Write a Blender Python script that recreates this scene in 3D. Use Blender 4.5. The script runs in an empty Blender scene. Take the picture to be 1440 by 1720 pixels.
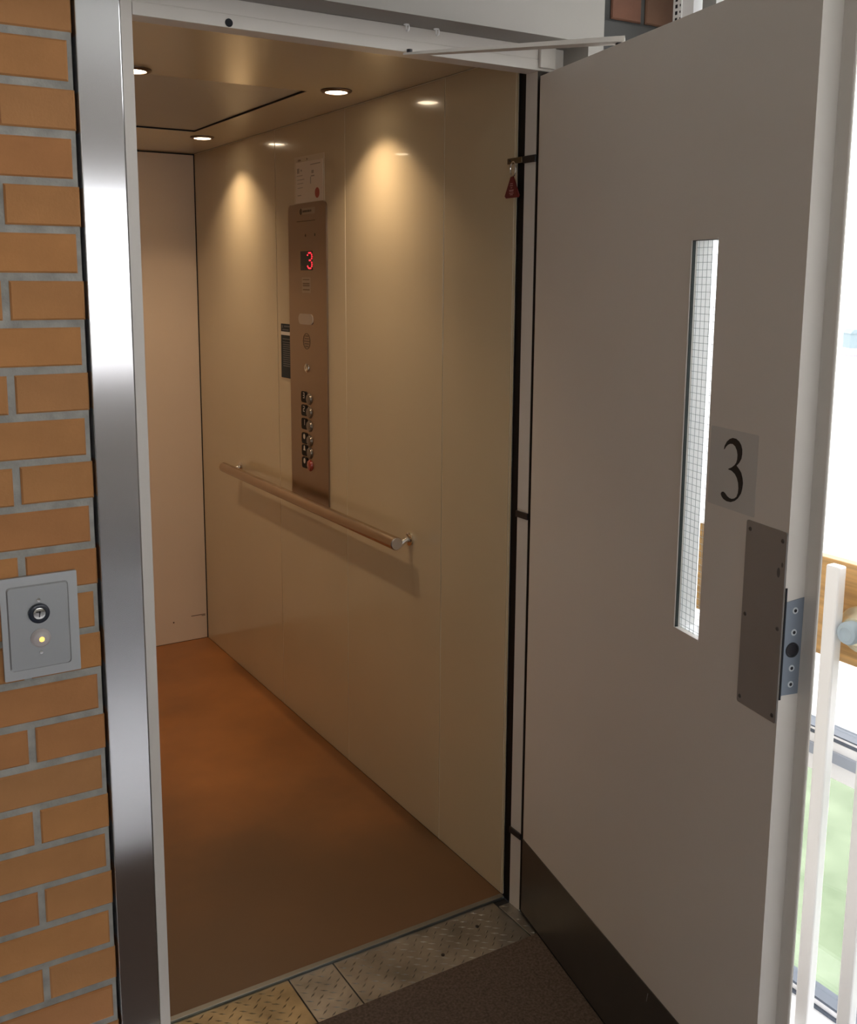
import bpy, bmesh, math, random
from mathutils import Matrix, Vector
random.seed(7)
PI = math.pi
S = bpy.context.scene
COL = S.collection

# ------------------------------------------------------------------ camera
cam_data = bpy.data.cameras.new('camera')
cam = bpy.data.objects.new('camera', cam_data)
COL.objects.link(cam)
cam_data.sensor_fit = 'VERTICAL'
cam_data.sensor_height = 24.0
F, PX, PY, W, H = 1709.13, 709.02, 747.28, 1440.0, 1720.0
cam_data.lens = F / H * 24.0
cam_data.shift_x = (W / 2 - PX) / H
cam_data.shift_y = (PY - H / 2) / H
cam_data.clip_start = 0.02
cam_data.clip_end = 800
yaw, pit, rol = 0.5462, 0.1607, 0.0052
fw = Vector((math.sin(yaw) * math.cos(pit), math.cos(yaw) * math.cos(pit), -math.sin(pit)))
r0 = Vector((math.cos(yaw), -math.sin(yaw), 0))
u0 = r0.cross(fw)
rt = math.cos(rol) * r0 + math.sin(rol) * u0
up = -math.sin(rol) * r0 + math.cos(rol) * u0
cam.matrix_world = Matrix(((rt.x, up.x, -fw.x, -.5425), (rt.y, up.y, -fw.y, -1.8869),
                           (rt.z, up.z, -fw.z, 1.579), (0, 0, 0, 1)))
S.camera = cam

# ------------------------------------------------------------------ overcast sky, colour management
SKY = 4.8
wd = bpy.data.worlds.new('overcast_sky')
S.world = wd
wd.use_nodes = True
bg = wd.node_tree.nodes['Background']
bg.inputs['Color'].default_value = (1.0, 0.975, 0.985, 1)
bg.inputs['Strength'].default_value = SKY
S.view_settings.view_transform = 'Standard'
S.view_settings.look = 'None'
S.view_settings.exposure = 0.0
S.view_settings.gamma = 1.0
S.view_settings.use_curve_mapping = False
try:
    S.cycles.max_bounces = 14
    S.cycles.diffuse_bounces = 8
    S.cycles.transparent_max_bounces = 16
    S.cycles.sample_clamp_indirect = 6.0
except Exception:
    pass
LAMP_W = 17.5            # each halogen downlight
LAMP_COL = (1.0, 0.74, 0.48)


def portal(name, loc, rot, sx, sy):
    d = bpy.data.lights.new(name, 'AREA')
    d.shape = 'RECTANGLE'
    d.size, d.size_y = sx, sy
    d.cycles.is_portal = True
    o = bpy.data.objects.new(name, d)
    o.location = loc
    o.rotation_euler = rot
    COL.objects.link(o)


# daylight portals in the two windows (they give no light of their own)
portal('window_portal', (1.285, -1.06, 1.36), (0, PI / 2, 0), 2.6, 1.9)
portal('window_portal.001', (.65, -4.27, 1.56), (-PI / 2, 0, 0), 3.4, 1.1)


# ------------------------------------------------------------------ materials
def mat(name, color, rough=.5, metal=0., coat=0., coat_rough=.05, var=0., var_scale=8., bump=0., bump_scale=200.,
        stretch=(1, 1, 1), emit=None, emit_s=0., spec=.5, aniso=0., var_color=None, detail=4.):
    m = bpy.data.materials.new(name)
    m.use_nodes = True
    nt = m.node_tree
    b = nt.nodes['Principled BSDF']
    b.inputs['Base Color'].default_value = (*color, 1)
    b.inputs['Roughness'].default_value = rough
    b.inputs['Metallic'].default_value = metal
    b.inputs['Specular IOR Level'].default_value = spec
    b.inputs['Coat Weight'].default_value = coat
    b.inputs['Coat Roughness'].default_value = coat_rough
    b.inputs['Anisotropic'].default_value = aniso
    if emit:
        b.inputs['Emission Color'].default_value = (*emit, 1)
        b.inputs['Emission Strength'].default_value = emit_s
    if var or bump:
        tc = nt.nodes.new('ShaderNodeTexCoord')
        mp = nt.nodes.new('ShaderNodeMapping')
        mp.inputs['Scale'].default_value = stretch
        nt.links.new(tc.outputs['Object'], mp.inputs['Vector'])
    if var:
        n = nt.nodes.new('ShaderNodeTexNoise')
        n.inputs['Scale'].default_value = var_scale
        n.inputs['Detail'].default_value = detail
        nt.links.new(mp.outputs['Vector'], n.inputs['Vector'])
        r = nt.nodes.new('ShaderNodeValToRGB')
        r.color_ramp.elements[0].position = .3
        r.color_ramp.elements[1].position = .7
        c2 = var_color or tuple(min(1, c * (1 + var)) for c in color)
        c1 = tuple(c * (1 - var) for c in color)
        r.color_ramp.elements[0].color = (*c1, 1)
        r.color_ramp.elements[1].color = (*c2, 1)
        nt.links.new(n.outputs['Fac'], r.inputs['Fac'])
        nt.links.new(r.outputs['Color'], b.inputs['Base Color'])
    if bump:
        n2 = nt.nodes.new('ShaderNodeTexNoise')
        n2.inputs['Scale'].default_value = bump_scale
        n2.inputs['Detail'].default_value = 3
        nt.links.new(mp.outputs['Vector'], n2.inputs['Vector'])
        bp = nt.nodes.new('ShaderNodeBump')
        bp.inputs['Strength'].default_value = bump
        bp.inputs['Distance'].default_value = .002
        nt.links.new(n2.outputs['Fac'], bp.inputs['Height'])
        nt.links.new(bp.outputs['Normal'], b.inputs['Normal'])
    return m


def glass_mat(name, tint, refl=.06):
    m = bpy.data.materials.new(name)
    m.use_nodes = True
    nt = m.node_tree
    nt.nodes.clear()
    out = nt.nodes.new('ShaderNodeOutputMaterial')
    mix = nt.nodes.new('ShaderNodeMixShader')
    tr = nt.nodes.new('ShaderNodeBsdfTransparent')
    gl = nt.nodes.new('ShaderNodeBsdfGlossy')
    tr.inputs['Color'].default_value = (*tint, 1)
    gl.inputs['Roughness'].default_value = .02
    mix.inputs['Fac'].default_value = refl
    nt.links.new(tr.outputs[0], mix.inputs[1])
    nt.links.new(gl.outputs[0], mix.inputs[2])
    nt.links.new(mix.outputs[0], out.inputs['Surface'])
    return m


CREAM_CAR = mat('cream_gloss_panel', (.60, .505, .35), .16, coat=.5, coat_rough=.04, var=.02, var_scale=3)
CREAM_BACK = mat('cream_satin_panel', (.74, .60, .46), .35, var=.02, var_scale=3)
CREAM_CEIL = mat('cream_ceiling_paint', (.62, .54, .40), .2, coat=.3, coat_rough=.1)
CEIL_PANEL = mat('grey_beige_panel', (.46, .44, .42), .35)
SEAM = mat('pale_joint_strip', (.80, .74, .60), .4)
DARK = mat('dark_shaft_gap_shade', (.006, .007, .012), .8)  # near-black, also puts the shade of gaps and recesses into colour
BLACK = mat('black_metal', (.012, .012, .018), .35)
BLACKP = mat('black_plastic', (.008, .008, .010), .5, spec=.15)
DOORP = mat('cream_door_paint', (.66, .62, .575), .34, var=.02, var_scale=2.5, bump=.02, bump_scale=60)
FRAMEP = mat('cream_frame_paint', (.66, .62, .58), .4)
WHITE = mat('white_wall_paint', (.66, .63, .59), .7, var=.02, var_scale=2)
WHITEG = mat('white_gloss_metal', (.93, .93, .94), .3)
HEADP = mat('shaded_white_wall_paint', (.29, .272, .255), .7, var=.02, var_scale=2)  # white paint darkened, the bulkhead's shade put into its colour
DARKBAND = mat('added_dark_band_grey', (.13, .12, .115), .6)  # unseen dark lower wall, added to dim the light near the floor
CEILW = mat('white_ceiling_paint', (.78, .78, .76), .9)
STEEL = mat('brushed_stainless', (.78, .78, .81), .22, metal=1, aniso=.95)
_t = STEEL.node_tree.nodes.new('ShaderNodeTangent')
_t.direction_type = 'RADIAL'
_t.axis = 'Z'
STEEL.node_tree.links.new(_t.outputs['Tangent'], STEEL.node_tree.nodes['Principled BSDF'].inputs['Tangent'])
STEEL_P = mat('brushed_stainless_panel', (.36, .27, .20), .28, metal=1, bump=.05, bump_scale=90, stretch=(1, 30, 1))
STEEL_D = mat('worn_stainless_plate', (.30, .29, .28), .45, metal=.35, var=.06, var_scale=5)
KICK = mat('dark_stainless_plate', (.17, .165, .16), .40, metal=.85, var=.08, var_scale=4)
STATION = mat('satin_aluminium', (.46, .47, .48), .42, metal=.7)
CHROME = mat('chrome', (.75, .74, .72), .12, metal=1)
RAILM = mat('satin_tube', (.50, .39, .29), .26, metal=1, bump=.04, bump_scale=80, stretch=(30, 1, 30))
LOCKM = mat('zinc_lock_plate', (.24, .28, .34), .42, metal=.5)
NICKEL = mat('pale_nickel_screw', (.62, .66, .70), .35, metal=.4)
CHECK = mat('aluminium_tread_plate', (.30, .29, .27), .36, metal=.9, var=.35, var_scale=9, detail=6)
CHECKB = mat('warm_lit_tread_plate', (.30, .25, .165), .36, metal=.95, var=.35, var_scale=11, detail=6)  # same tread plate with warm reflected light put into its colour
NOSE = mat('aluminium_nosing', (.24, .25, .245), .38, metal=.9)
CARFLOOR = mat('orange_brown_vinyl', (.29, .115, .033), .40, var=.25, var_scale=3.0, bump=.05, bump_scale=500, spec=.5)
CARPET = mat('dark_brown_carpet', (.105, .080, .066), .95, var=.35, var_scale=170, bump=.8, bump_scale=700, spec=.1)
VINYL = mat('pale_grey_vinyl', (.36, .36, .39), .2, coat=.3, var=.04, var_scale=5)
MORTAR = mat('grey_mortar', (.36, .355, .33), .95, var=.18, var_scale=30, bump=.6, bump_scale=160)
DARKMORTAR = mat('dark_mortar', (.045, .045, .044), .95, var=.15, var_scale=30, bump=.5, bump_scale=160)
BRICKS = [mat('orange_brick_%s' % n, c, .85, var=.10, var_scale=9, bump=.35, bump_scale=150)
          for n, c in (('plain', (.47, .22, .08)), ('warm', (.50, .23, .08)), ('dull', (.46, .22, .085)), ('red', (.46, .205, .075)))]
BRICKD = [mat('brown_brick_%s' % n, c, .9, var=.15, var_scale=14, bump=.35, bump_scale=150)
          for n, c in (('plain', (.115, .058, .034)), ('red', (.13, .056, .034)))]
WOOD = mat('oak_board', (.60, .36, .14), .45, var=.3, var_scale=6, stretch=(6, .6, 14), detail=7)
BRASS = mat('pale_brass', (.80, .74, .55), .3, metal=.6)
RUBBER = mat('grey_blue_rubber', (.42, .52, .60), .45)
GLASS = glass_mat('window_glass', (.97, .985, .98))
WIREGLASS = glass_mat('wired_safety_glass', (.97, .99, 1.0), .03)
PAPER = mat('certificate_paper', (.80, .71, .62), .6)
SLEEVE = mat('clear_sleeve_edge', (.75, .66, .52), .12, coat=1)
PRINT = mat('faint_print', (.42, .36, .30), .7)
SEALRED = mat('red_seal', (.45, .09, .06), .6)
NOTICE = mat('slate_blue_notice', (.04, .048, .058), .75, spec=.2)
NOTICET = mat('notice_text', (.105, .115, .125), .5)
NOTICEW = mat('notice_white_band', (.80, .76, .72), .5)
REDTAG = mat('red_key_tag', (.15, .010, .014), .35)
TAGTEXT = mat('pale_tag_text', (.55, .30, .30), .6)
BLACKINK = mat('black_ink', (.006, .010, .014), .5)
STICKER = mat('clear_sticker_film', (.52, .515, .50), .36)
DISPLAY = mat('display_window', (.004, .006, .012), .12)
LED = mat('red_led', (.6, .02, .02), .4, emit=(1.0, .03, .05), emit_s=1.6)
LEDO = mat('orange_led', (.9, .5, .1), .4, emit=(1.0, .50, .10), emit_s=2.2)
BUTTON = mat('pale_button', (.55, .50, .48), .3)
BUTTONR = mat('red_button', (.30, .03, .02), .25, coat=.6)
BUTTONM = mat('dull_metal_button', (.20, .17, .14), .3, metal=.6)
LENSM = mat('frosted_lens', (.52, .44, .38), .35)
LABELM = mat('metal_label', (.42, .34, .27), .45, metal=.3)
ENGRAVE = mat('engraved_dark', (.07, .045, .03), .6)
LAMPGLASS = mat('halogen_lamp_glass', (1, .9, .7), .3, emit=(1.0, .80, .55), emit_s=16.0)
LAMPRING = mat('downlight_ring', (.16, .11, .08), .4, metal=.8)
GRASS = mat('lawn_grass', (.135, .185, .105), .95, var=.28, var_scale=1.1, detail=9, var_color=(.17, .215, .135))
PAVE = mat('pale_concrete_paving', (.62, .60, .60), .9)
BLUEWALL = mat("pale_blue_cladding", (.17, .23, .26), .8)
GREYWALL = mat('grey_plinth', (.28, .27, .30), .8)
WINGREY = mat('grey_window_gasket', (.10, .12, .16), .5)
WINFRAME = mat('white_window_frame', (.92, .92, .94), .4)
WIRE = mat('wire_steel', (.42, .47, .50), .5, metal=.3)
GASKET = mat('dark_gasket', (.012, .02, .02), .5)



def darken_entrance_floor(m):
    """noise-edged blend to dark grey-brown towards the entrance edge of the lift floor"""
    nt = m.node_tree
    b = nt.nodes['Principled BSDF']
    old = b.inputs['Base Color'].links[0].from_socket
    tc = nt.nodes.new('ShaderNodeTexCoord')
    sep = nt.nodes.new('ShaderNodeSeparateXYZ')
    nt.links.new(tc.outputs['Object'], sep.inputs['Vector'])
    n = nt.nodes.new('ShaderNodeTexNoise')
    n.inputs['Scale'].default_value = 2.6
    n.inputs['Detail'].default_value = 5
    nt.links.new(tc.outputs['Object'], n.inputs['Vector'])
    add = nt.nodes.new('ShaderNodeMath')
    add.operation = 'MULTIPLY_ADD'
    add.inputs[1].default_value = .9
    nt.links.new(n.outputs['Fac'], add.inputs[0])
    nt.links.new(sep.outputs['Y'], add.inputs[2])
    mr = nt.nodes.new('ShaderNodeMapRange')
    mr.interpolation_type = 'SMOOTHSTEP'
    for k, v in (('From Min', .75), ('From Max', 1.75), ('To Min', .85), ('To Max', 0.0)):
        mr.inputs[k].default_value = v
    nt.links.new(add.outputs[0], mr.inputs['Value'])
    mx = nt.nodes.new('ShaderNodeMixRGB')
    nt.links.new(mr.outputs['Result'], mx.inputs['Fac'])
    nt.links.new(old, mx.inputs[1])
    mx.inputs[2].default_value = (.085, .050, .026, 1)
    nt.links.new(mx.outputs[0], b.inputs['Base Color'])


darken_entrance_floor(CARFLOOR)


# ------------------------------------------------------------------ mesh helpers
def box(bm, x0, x1, y0, y1, z0, z1, bev=0.):
    g = bmesh.ops.create_cube(bm, size=1)
    vs = g['verts']
    for v in vs:
        v.co = Vector(((x0 + x1) / 2 + v.co.x * (x1 - x0), (y0 + y1) / 2 + v.co.y * (y1 - y0), (z0 + z1) / 2 + v.co.z * (z1 - z0)))
    if bev:
        es = list({e for v in vs for e in v.link_edges})
        bmesh.ops.bevel(bm, geom=es, offset=bev, segments=2, affect='EDGES', profile=.5)


def cyl(bm, p, axis, r, h, seg=24, r2=None):
    """cylinder or cone from p along axis"""
    a = Vector(axis).normalized()
    q = a.to_track_quat('Z', 'Y').to_matrix().to_4x4()
    m = Matrix.Translation(Vector(p) + a * h / 2) @ q
    bmesh.ops.create_cone(bm, cap_ends=True, segments=seg, radius1=r, radius2=r if r2 is None else r2, depth=h, matrix=m)


def lathe(bm, p, axis, prof, seg=32):
    """prof: (radius, distance along the axis) pairs"""
    a = Vector(axis).normalized()
    q = a.to_track_quat('Z', 'Y').to_matrix()
    rings = []
    for r, d in prof:
        if r < 1e-6:
            rings.append([bm.verts.new(Vector(p) + q @ Vector((0, 0, d)))])
        else:
            rings.append([bm.verts.new(Vector(p) + q @ Vector((r * math.cos(2 * PI * k / seg), r * math.sin(2 * PI * k / seg), d))) for k in range(seg)])
    for A, B in zip(rings, rings[1:]):
        for k in range(seg):
            k2 = (k + 1) % seg
            if len(A) == 1 and len(B) == 1:
                continue
            if len(A) == 1:
                bm.faces.new((A[0], B[k], B[k2]))
            elif len(B) == 1:
                bm.faces.new((A[k], A[k2], B[0]))
            else:
                bm.faces.new((A[k], A[k2], B[k2], B[k]))


def tube(bm, pts, r, seg=14):
    pts = [Vector(p) for p in pts]
    rings = []
    ref = None
    for i, p in enumerate(pts):
        t = (pts[min(i + 1, len(pts) - 1)] - pts[max(i - 1, 0)]).normalized()
        if ref is None:
            ref = t.orthogonal().normalized()
        ref = (ref - t * ref.dot(t)).normalized()
        b = t.cross(ref)
        rings.append([bm.verts.new(p + r * (math.cos(2 * PI * k / seg) * ref + math.sin(2 * PI * k / seg) * b)) for k in range(seg)])
    for A, B in zip(rings, rings[1:]):
        for k in range(seg):
            bm.faces.new((A[k], A[(k + 1) % seg], B[(k + 1) % seg], B[k]))
    bm.faces.new(rings[0][::-1])
    bm.faces.new(rings[-1])


def prism(bm, outline, put, depth):
    """outline of (a, b) pairs, put(a, b, d) -> point; extruded from d=0 to d=depth"""
    lo = [bm.verts.new(put(a, b, 0)) for a, b in outline]
    hi = [bm.verts.new(put(a, b, depth)) for a, b in outline]
    n = len(outline)
    f1 = bm.faces.new(lo[::-1])
    f2 = bm.faces.new(hi)
    for k in range(n):
        bm.faces.new((lo[k], lo[(k + 1) % n], hi[(k + 1) % n], hi[k]))
    f1.normal_update()
    f2.normal_update()
    bmesh.ops.triangulate(bm, faces=[f1, f2], ngon_method='EAR_CLIP')


def rrect(a0, a1, b0, b1, r, n=6, corners=(1, 1, 1, 1)):
    out = []
    for (cx, cy, t0, on) in ((a1 - r, b1 - r, 0, corners[0]), (a0 + r, b1 - r, 90, corners[1]), (a0 + r, b0 + r, 180, corners[2]), (a1 - r, b0 + r, 270, corners[3])):
        if on:
            for k in range(n + 1):
                t = math.radians(t0 + 90 * k / n)
                out.append((cx + r * math.cos(t), cy + r * math.sin(t)))
        else:
            t = math.radians(t0 + 45)
            out.append((cx + r * math.copysign(1, math.cos(t)), cy + r * math.copysign(1, math.sin(t))))
    return out


def disc(cx, cy, rx, ry=None, n=20):
    ry = rx if ry is None else ry
    return [(cx + rx * math.cos(2 * PI * k / n), cy + ry * math.sin(2 * PI * k / n)) for k in range(n)]


def finish(bm, name, m, parent=None, smooth=False, kind=None):
    bmesh.ops.recalc_face_normals(bm, faces=bm.faces)
    me = bpy.data.meshes.new(name)
    bm.to_mesh(me)
    bm.free()
    me.materials.append(m)
    if smooth:
        for p in me.polygons:
            p.use_smooth = True
        try:
            me.set_sharp_from_angle(angle=math.radians(40))
        except Exception:
            pass
    o = bpy.data.objects.new(name, me)
    COL.objects.link(o)
    if parent:
        o.parent = parent
    if kind:
        o['kind'] = kind
    return o


def B(name, m, dims, parent=None, bev=0., kind=None):
    bm = bmesh.new()
    box(bm, *dims, bev)
    return finish(bm, name, m, parent, kind=kind)


def empty(name, loc=(0, 0, 0), rz=0.):
    o = bpy.data.objects.new(name, None)
    o.empty_display_size = .05
    o.location = loc
    o.rotation_euler = (0, 0, rz)
    COL.objects.link(o)
    return o


def tag(o, label, cat, group=None, kind=None):
    o['label'] = label
    o['category'] = cat
    if group:
        o['group'] = group
    if kind:
        o['kind'] = kind
    return o


def copy_tree(o, parent=None):
    c = o.copy()
    COL.objects.link(c)
    c.parent = parent
    for ch in list(o.children):
        copy_tree(ch, c)
    return c


def plc(x):                       # prism placer: outline (y, z) on a wall facing -X at x, depth towards -X
    return lambda a, b, d: Vector((x - d, a, b))


def plf(y):                       # outline (x, z) on a wall facing -Y at y, depth towards -Y
    return lambda a, b, d: Vector((a, y - d, b))


XR, YC, YB, ZC, XL = .903, .0755, 2.3208, 2.0877, -.465      # lift car: right wall, front, back, ceiling, left wall

# ================================================================== STRUCTURE: lift car
o = B('floor_car', CARFLOOR, (XL, XR, .082, YB, -.06, 0))
tag(o, 'orange-brown floor covering of the lift car, darker towards the entrance', 'floor', kind='structure')

wr = empty('wall_car_right', (XR, YC, 0))
tag(wr, 'glossy cream panelled side wall of the lift car', 'wall', kind='structure')
B('joint_backing', SEAM, (.0016, .02, .004, YB - YC, 0, ZC), wr)
seams = [YC, .0835, .3875, .9485, 1.4800, YB - .004]
for a, b in zip(seams, seams[1:]):
    ga = 0 if a == YC else .0020
    B('panel', CREAM_CAR, (0, .0016, a - YC + ga, b - YC - .0020, .002, ZC - .003), wr, bev=.0006)
wb = empty('wall_car_back', (0, YB, 0))
tag(wb, 'cream back wall of the lift car with a dark scuff low in its corner', 'wall', kind='structure')
B('panel', CREAM_BACK, (XL, XR - .003, 0, .02, .002, ZC - .005), wb)
B('corner_gap', DARK, (XR - .003, XR + .02, .004, .02, 0, ZC), wb)
B('top_gap', DARK, (XL, XR, .004, .02, ZC - .007, ZC), wb)
bm = bmesh.new()
box(bm, .829, .893, -.0006, .0005, .1085, .1115)
box(bm, .876, .893, -.0006, .0005, .1035, .106)
prism(bm, disc(.7494, .0942, .0035), lambda a, b, d: Vector((a, -.0006 + d, b)), .001)
finish(bm, 'scuff_mark', mat('brown_scuff', (.12, .07, .04), .7), wb)
o = B('wall_car_left', CREAM_CAR, (XL - .02, XL, YC, YB + .02, 0, ZC))
tag(o, 'cream side wall of the lift car, opposite the button panel', 'wall', kind='structure')

# ceiling with a shallow recessed field
ce = empty('ceiling_car', (0, 0, ZC))
tag(ce, 'cream lift car ceiling with a recessed grey-beige field', 'ceiling', kind='structure')
bm = bmesh.new()
RX0, RX1, RY0, RY1, RD = -.25, .695, .765, 1.70, .006
xs, ys = [XL, RX0, RX1, XR], [YC, RY0, RY1, YB]
for i in range(3):
    for j in range(3):
        if i == 1 and j == 1:
            continue
        box(bm, xs[i], xs[i + 1], ys[j], ys[j + 1], 0, RD + .02)
bmesh.ops.remove_doubles(bm, verts=bm.verts, dist=1e-5)
finish(bm, 'ceiling_sheet', CREAM_CEIL, ce)
B('recessed_panel', CEIL_PANEL, (RX0 + .004, RX1 - .002, RY0 + .004, RY1 - .002, RD, RD + .015), ce)
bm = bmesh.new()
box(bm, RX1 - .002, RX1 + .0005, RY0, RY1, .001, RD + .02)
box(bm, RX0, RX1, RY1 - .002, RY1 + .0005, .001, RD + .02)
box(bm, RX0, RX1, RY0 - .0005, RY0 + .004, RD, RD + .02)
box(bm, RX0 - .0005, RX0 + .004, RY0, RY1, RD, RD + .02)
finish(bm, 'recess_edge_shade', DARK, ce)  # black strips stand in for shade along the recess edges

# lift shaft round the car
sh = empty('wall_shaft', (0, 0, 0))
tag(sh, 'black lift shaft lining behind the gap beside the car', 'wall', kind='structure')
for d in ((-.62, -.6, .3, 2.6, -.3, 2.7), (.94, .96, .05, 2.6, -.3, 2.7), (-.62, .96, 2.5, 2.52, -.3, 2.7), (-.62, .96, .05, 2.52, 2.7, 2.72),
          (-.62, .96, .05, 2.52, -.32, -.3), (-.62, -.05, .052, .07, -.3, 2.7), (-.05, .96, .052, .07, 2.12, 2.7), (-.05, .96, -.09, -.07, -.3, -.02)):
    B('lining', DARK, d, sh)

# ================================================================== STRUCTURE: landing
HZ, HX0, HX1, HY0 = 2.75, -1.6, 2.7, -4.25
bm = bmesh.new()
box(bm, HX0, 1.24, -2.0, -.095, -.12, -.006)
box(bm, HX0, HX1, HY0, -2.0, -.12, -.006)
o = finish(bm, 'floor_landing', VINYL)
tag(o, 'pale grey floor of the landing beyond the carpet', 'floor', kind='structure')
o = B('floor_carpet', CARPET, (HX0, 1.235, -.80, -.0955, -.006, -.001))
tag(o, 'dark brown landing carpet in front of the lift sill', 'carpet', kind='structure')
bm = bmesh.new()
box(bm, HX0 - .1, 1.30, -2.0, .39, HZ, HZ + .1)
box(bm, HX0 - .1, HX1 + .1, HY0 - .1, -2.0, HZ, HZ + .1)
o = finish(bm, 'ceiling_landing', CEILW)
tag(o, 'white ceiling of the landing', 'ceiling', kind='structure')

# brick wall beside the lift: mortar bed, every brick its own part
wl = empty('wall_front', (0, 0, 0))
tag(wl, 'orange brick wall with grey mortar beside the lift entrance', 'wall', kind='structure')
bm = bmesh.new()
box(bm, HX0, -.1055, .004, .30, -.1, 2.0905)
finish(bm, 'mortar', MORTAR, wl)
B('gap_shade', DARK, (-.1055, -.05, .05, .30, -.1, 2.0905), wl)  # black backing stands in for the shadow between brick and cladding
brick_meshes = {}


def brick_mesh(w, v, mats, tagname):
    key = (round(w, 4), v, tagname)
    if key not in brick_meshes:
        bm = bmesh.new()
        box(bm, -w / 2, w / 2, 0, .045, -.034, .034)
        es = [e for e in bm.edges if all(vv.co.y < .001 for vv in e.verts)]
        bmesh.ops.bevel(bm, geom=es, offset=.003, segments=1, affect='EDGES')
        bmesh.ops.recalc_face_normals(bm, faces=bm.faces)
        me = bpy.data.meshes.new('brick')
        bm.to_mesh(me)
        bm.free()
        me.materials.append(mats[v % len(mats)])
        brick_meshes[key] = me
    return brick_meshes[key]


def lay(x0, x1, zc, y, parent, mats, tagname):
    v = random.randrange(len(mats))
    b = bpy.data.objects.new('brick', brick_mesh(x1 - x0, v, mats, tagname))
    b.location = ((x0 + x1) / 2, y + random.uniform(-.0012, .0012), zc + random.uniform(-.0008, .0008))
    b.rotation_euler = (0, random.uniform(-.003, .003), random.uniform(-.003, .003))
    b.parent = parent
    COL.objects.link(b)


PITCH = .0818
for k in range(-1, 25):
    zt = 1.9894 - PITCH * k              # joint above this course
    zc = zt - PITCH / 2
    if zc < 0.0:
        continue
    if k % 2:
        lay(-.2300, -.1040, zc, 0, wl, BRICKS, 'o')
        x = -.2430
    else:
        x = -.1135
    while x > -1.5:
        lay(x - .227, x, zc, 0, wl, BRICKS, 'o')
        x -= .240

# white bulkhead over the entrance and the wall end right of it
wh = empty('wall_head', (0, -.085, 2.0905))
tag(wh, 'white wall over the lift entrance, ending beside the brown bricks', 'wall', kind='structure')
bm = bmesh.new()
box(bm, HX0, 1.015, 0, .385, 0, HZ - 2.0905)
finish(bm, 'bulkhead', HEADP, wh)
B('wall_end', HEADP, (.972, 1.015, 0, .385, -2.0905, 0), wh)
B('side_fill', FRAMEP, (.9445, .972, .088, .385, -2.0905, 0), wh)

# brown brick pier right of the white wall
wp = empty('wall_pier', (0, -.06, 0))
tag(wp, 'dim brown brick pier behind the top of the open door', 'wall', kind='structure')
B('mortar', DARKMORTAR, (1.015, 1.262, .006, .36, 0, HZ), wp)
for k in range(33):
    zc = 2.1915 + (k - 26) * .0818
    if 2.08 < zc < 2.15:
        continue
    if zc > HZ - .04:
        break
    lay(1.058, 1.147, zc, 0, wp, BRICKD, 'd')
    lay(1.160, 1.246, zc, 0, wp, BRICKD, 'd')
B('lintel', mat('grey_steel_lintel', (.036, .035, .034), .7), (1.020, 1.262, -.002, .006, 2.070, 2.150), wp)
B('corner_angle', BLACK, (1.0152, 1.0185, -.004, .006, 0, HZ), wp)

# walls out of the picture, landing widened for the rear window's reflection and light
wq = empty('wall_window', (1.24, -2.0, 0))
tag(wq, 'white return wall where the landing widens past the window', 'wall', kind='structure')
B('wall_part', WHITE, (0, HX1 - 1.24, -.12, 0, 1.1, HZ), wq)
B('added_dark_band', DARKBAND, (0, HX1 - 1.24, -.122, 0, -.1, 1.1), wq)
o = B('wall_far_side', WHITE, (HX1, HX1 + .1, HY0, -2.0, -.1, HZ))
tag(o, 'white side wall where the landing widens past the window', 'wall', kind='structure')
o = empty('wall_side', (HX0, 0, 0))
B('wall_part', WHITE, (-.1, 0, HY0, .3, 1.1, HZ), o)
B('added_dark_band', DARKBAND, (-.1, .002, HY0, .3, -.1, 1.1), o)
tag(o, 'white side wall of the landing with an added dark grey lower band, opposite the window', 'wall', kind='structure')
wz = empty('wall_rear', (0, HY0, 0))
tag(wz, 'white rear wall of the landing with a wide window', 'wall', kind='structure')
for d in ((HX0, HX1, -.12, 0, -.1, 1.02), (HX0, HX1, -.12, 0, 2.08, HZ), (HX0, -1.02, -.12, 0, 1.02, 2.08), (2.3, HX1, -.12, 0, 1.02, 2.08)):
    B('wall_part', WHITE, d, wz)

# ------------------------------------------------------------------ rear window (mirrored in the stainless frame)
w2 = empty('window_2', (0, HY0 - .06, 0))
tag(w2, 'wide window in the rear wall of the landing', 'window', kind='structure')
bm = bmesh.new()
for d in ((-1.02, 2.3, -.03, .03, 1.02, 1.06), (-1.02, 2.3, -.03, .03, 2.05, 2.08), (-1.02, 2.3, -.035, .035, 1.21, 1.29), (-1.02, -.98, -.03, .03, 1.06, 2.05), (2.26, 2.3, -.03, .03, 1.06, 2.05)):
    box(bm, *d)
finish(bm, 'window_frame', WINFRAME, w2)
B('pane', GLASS, (-.98, 2.26, -.003, .003, 1.29, 2.05), w2)
B('pane', GLASS, (-.98, 2.26, -.003, .003, 1.06, 1.21), w2)

# ------------------------------------------------------------------ window wall on the right
w1 = empty('window_1', (1.24, 0, 0))
tag(w1, 'tall white framed window wall beside the open door', 'window', kind='structure')
YW0, YW1 = -.066, -2.0
B('frame_post', WINFRAME, (0, .06, -.127, YW0, 0, HZ), w1)
B('sill_board', WINFRAME, (-.125, .0, YW1, -.0665, -.0008, .010), w1, bev=.002)
B('sill_rail', WINFRAME, (-.002, .06, YW1, -.127, -.03, .010), w1)
B('sill_gasket', WINGREY, (-.003, .05, YW1, -.127, .010, .016), w1)
B('sill_bead', WINFRAME, (.004, .05, YW1, -.127, .016, .030), w1)
B('sill_gasket', WINGREY, (.002, .045, YW1, -.127, .030, .036), w1)
B('transom', WINFRAME, (.004, .06, YW1, -.127, .545, .583), w1)
B('transom_band', mat('grey_blue_window_rail', (.36, .40, .48), .4), (-.004, .06, YW1, -.127, .583, .607), w1)
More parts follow.
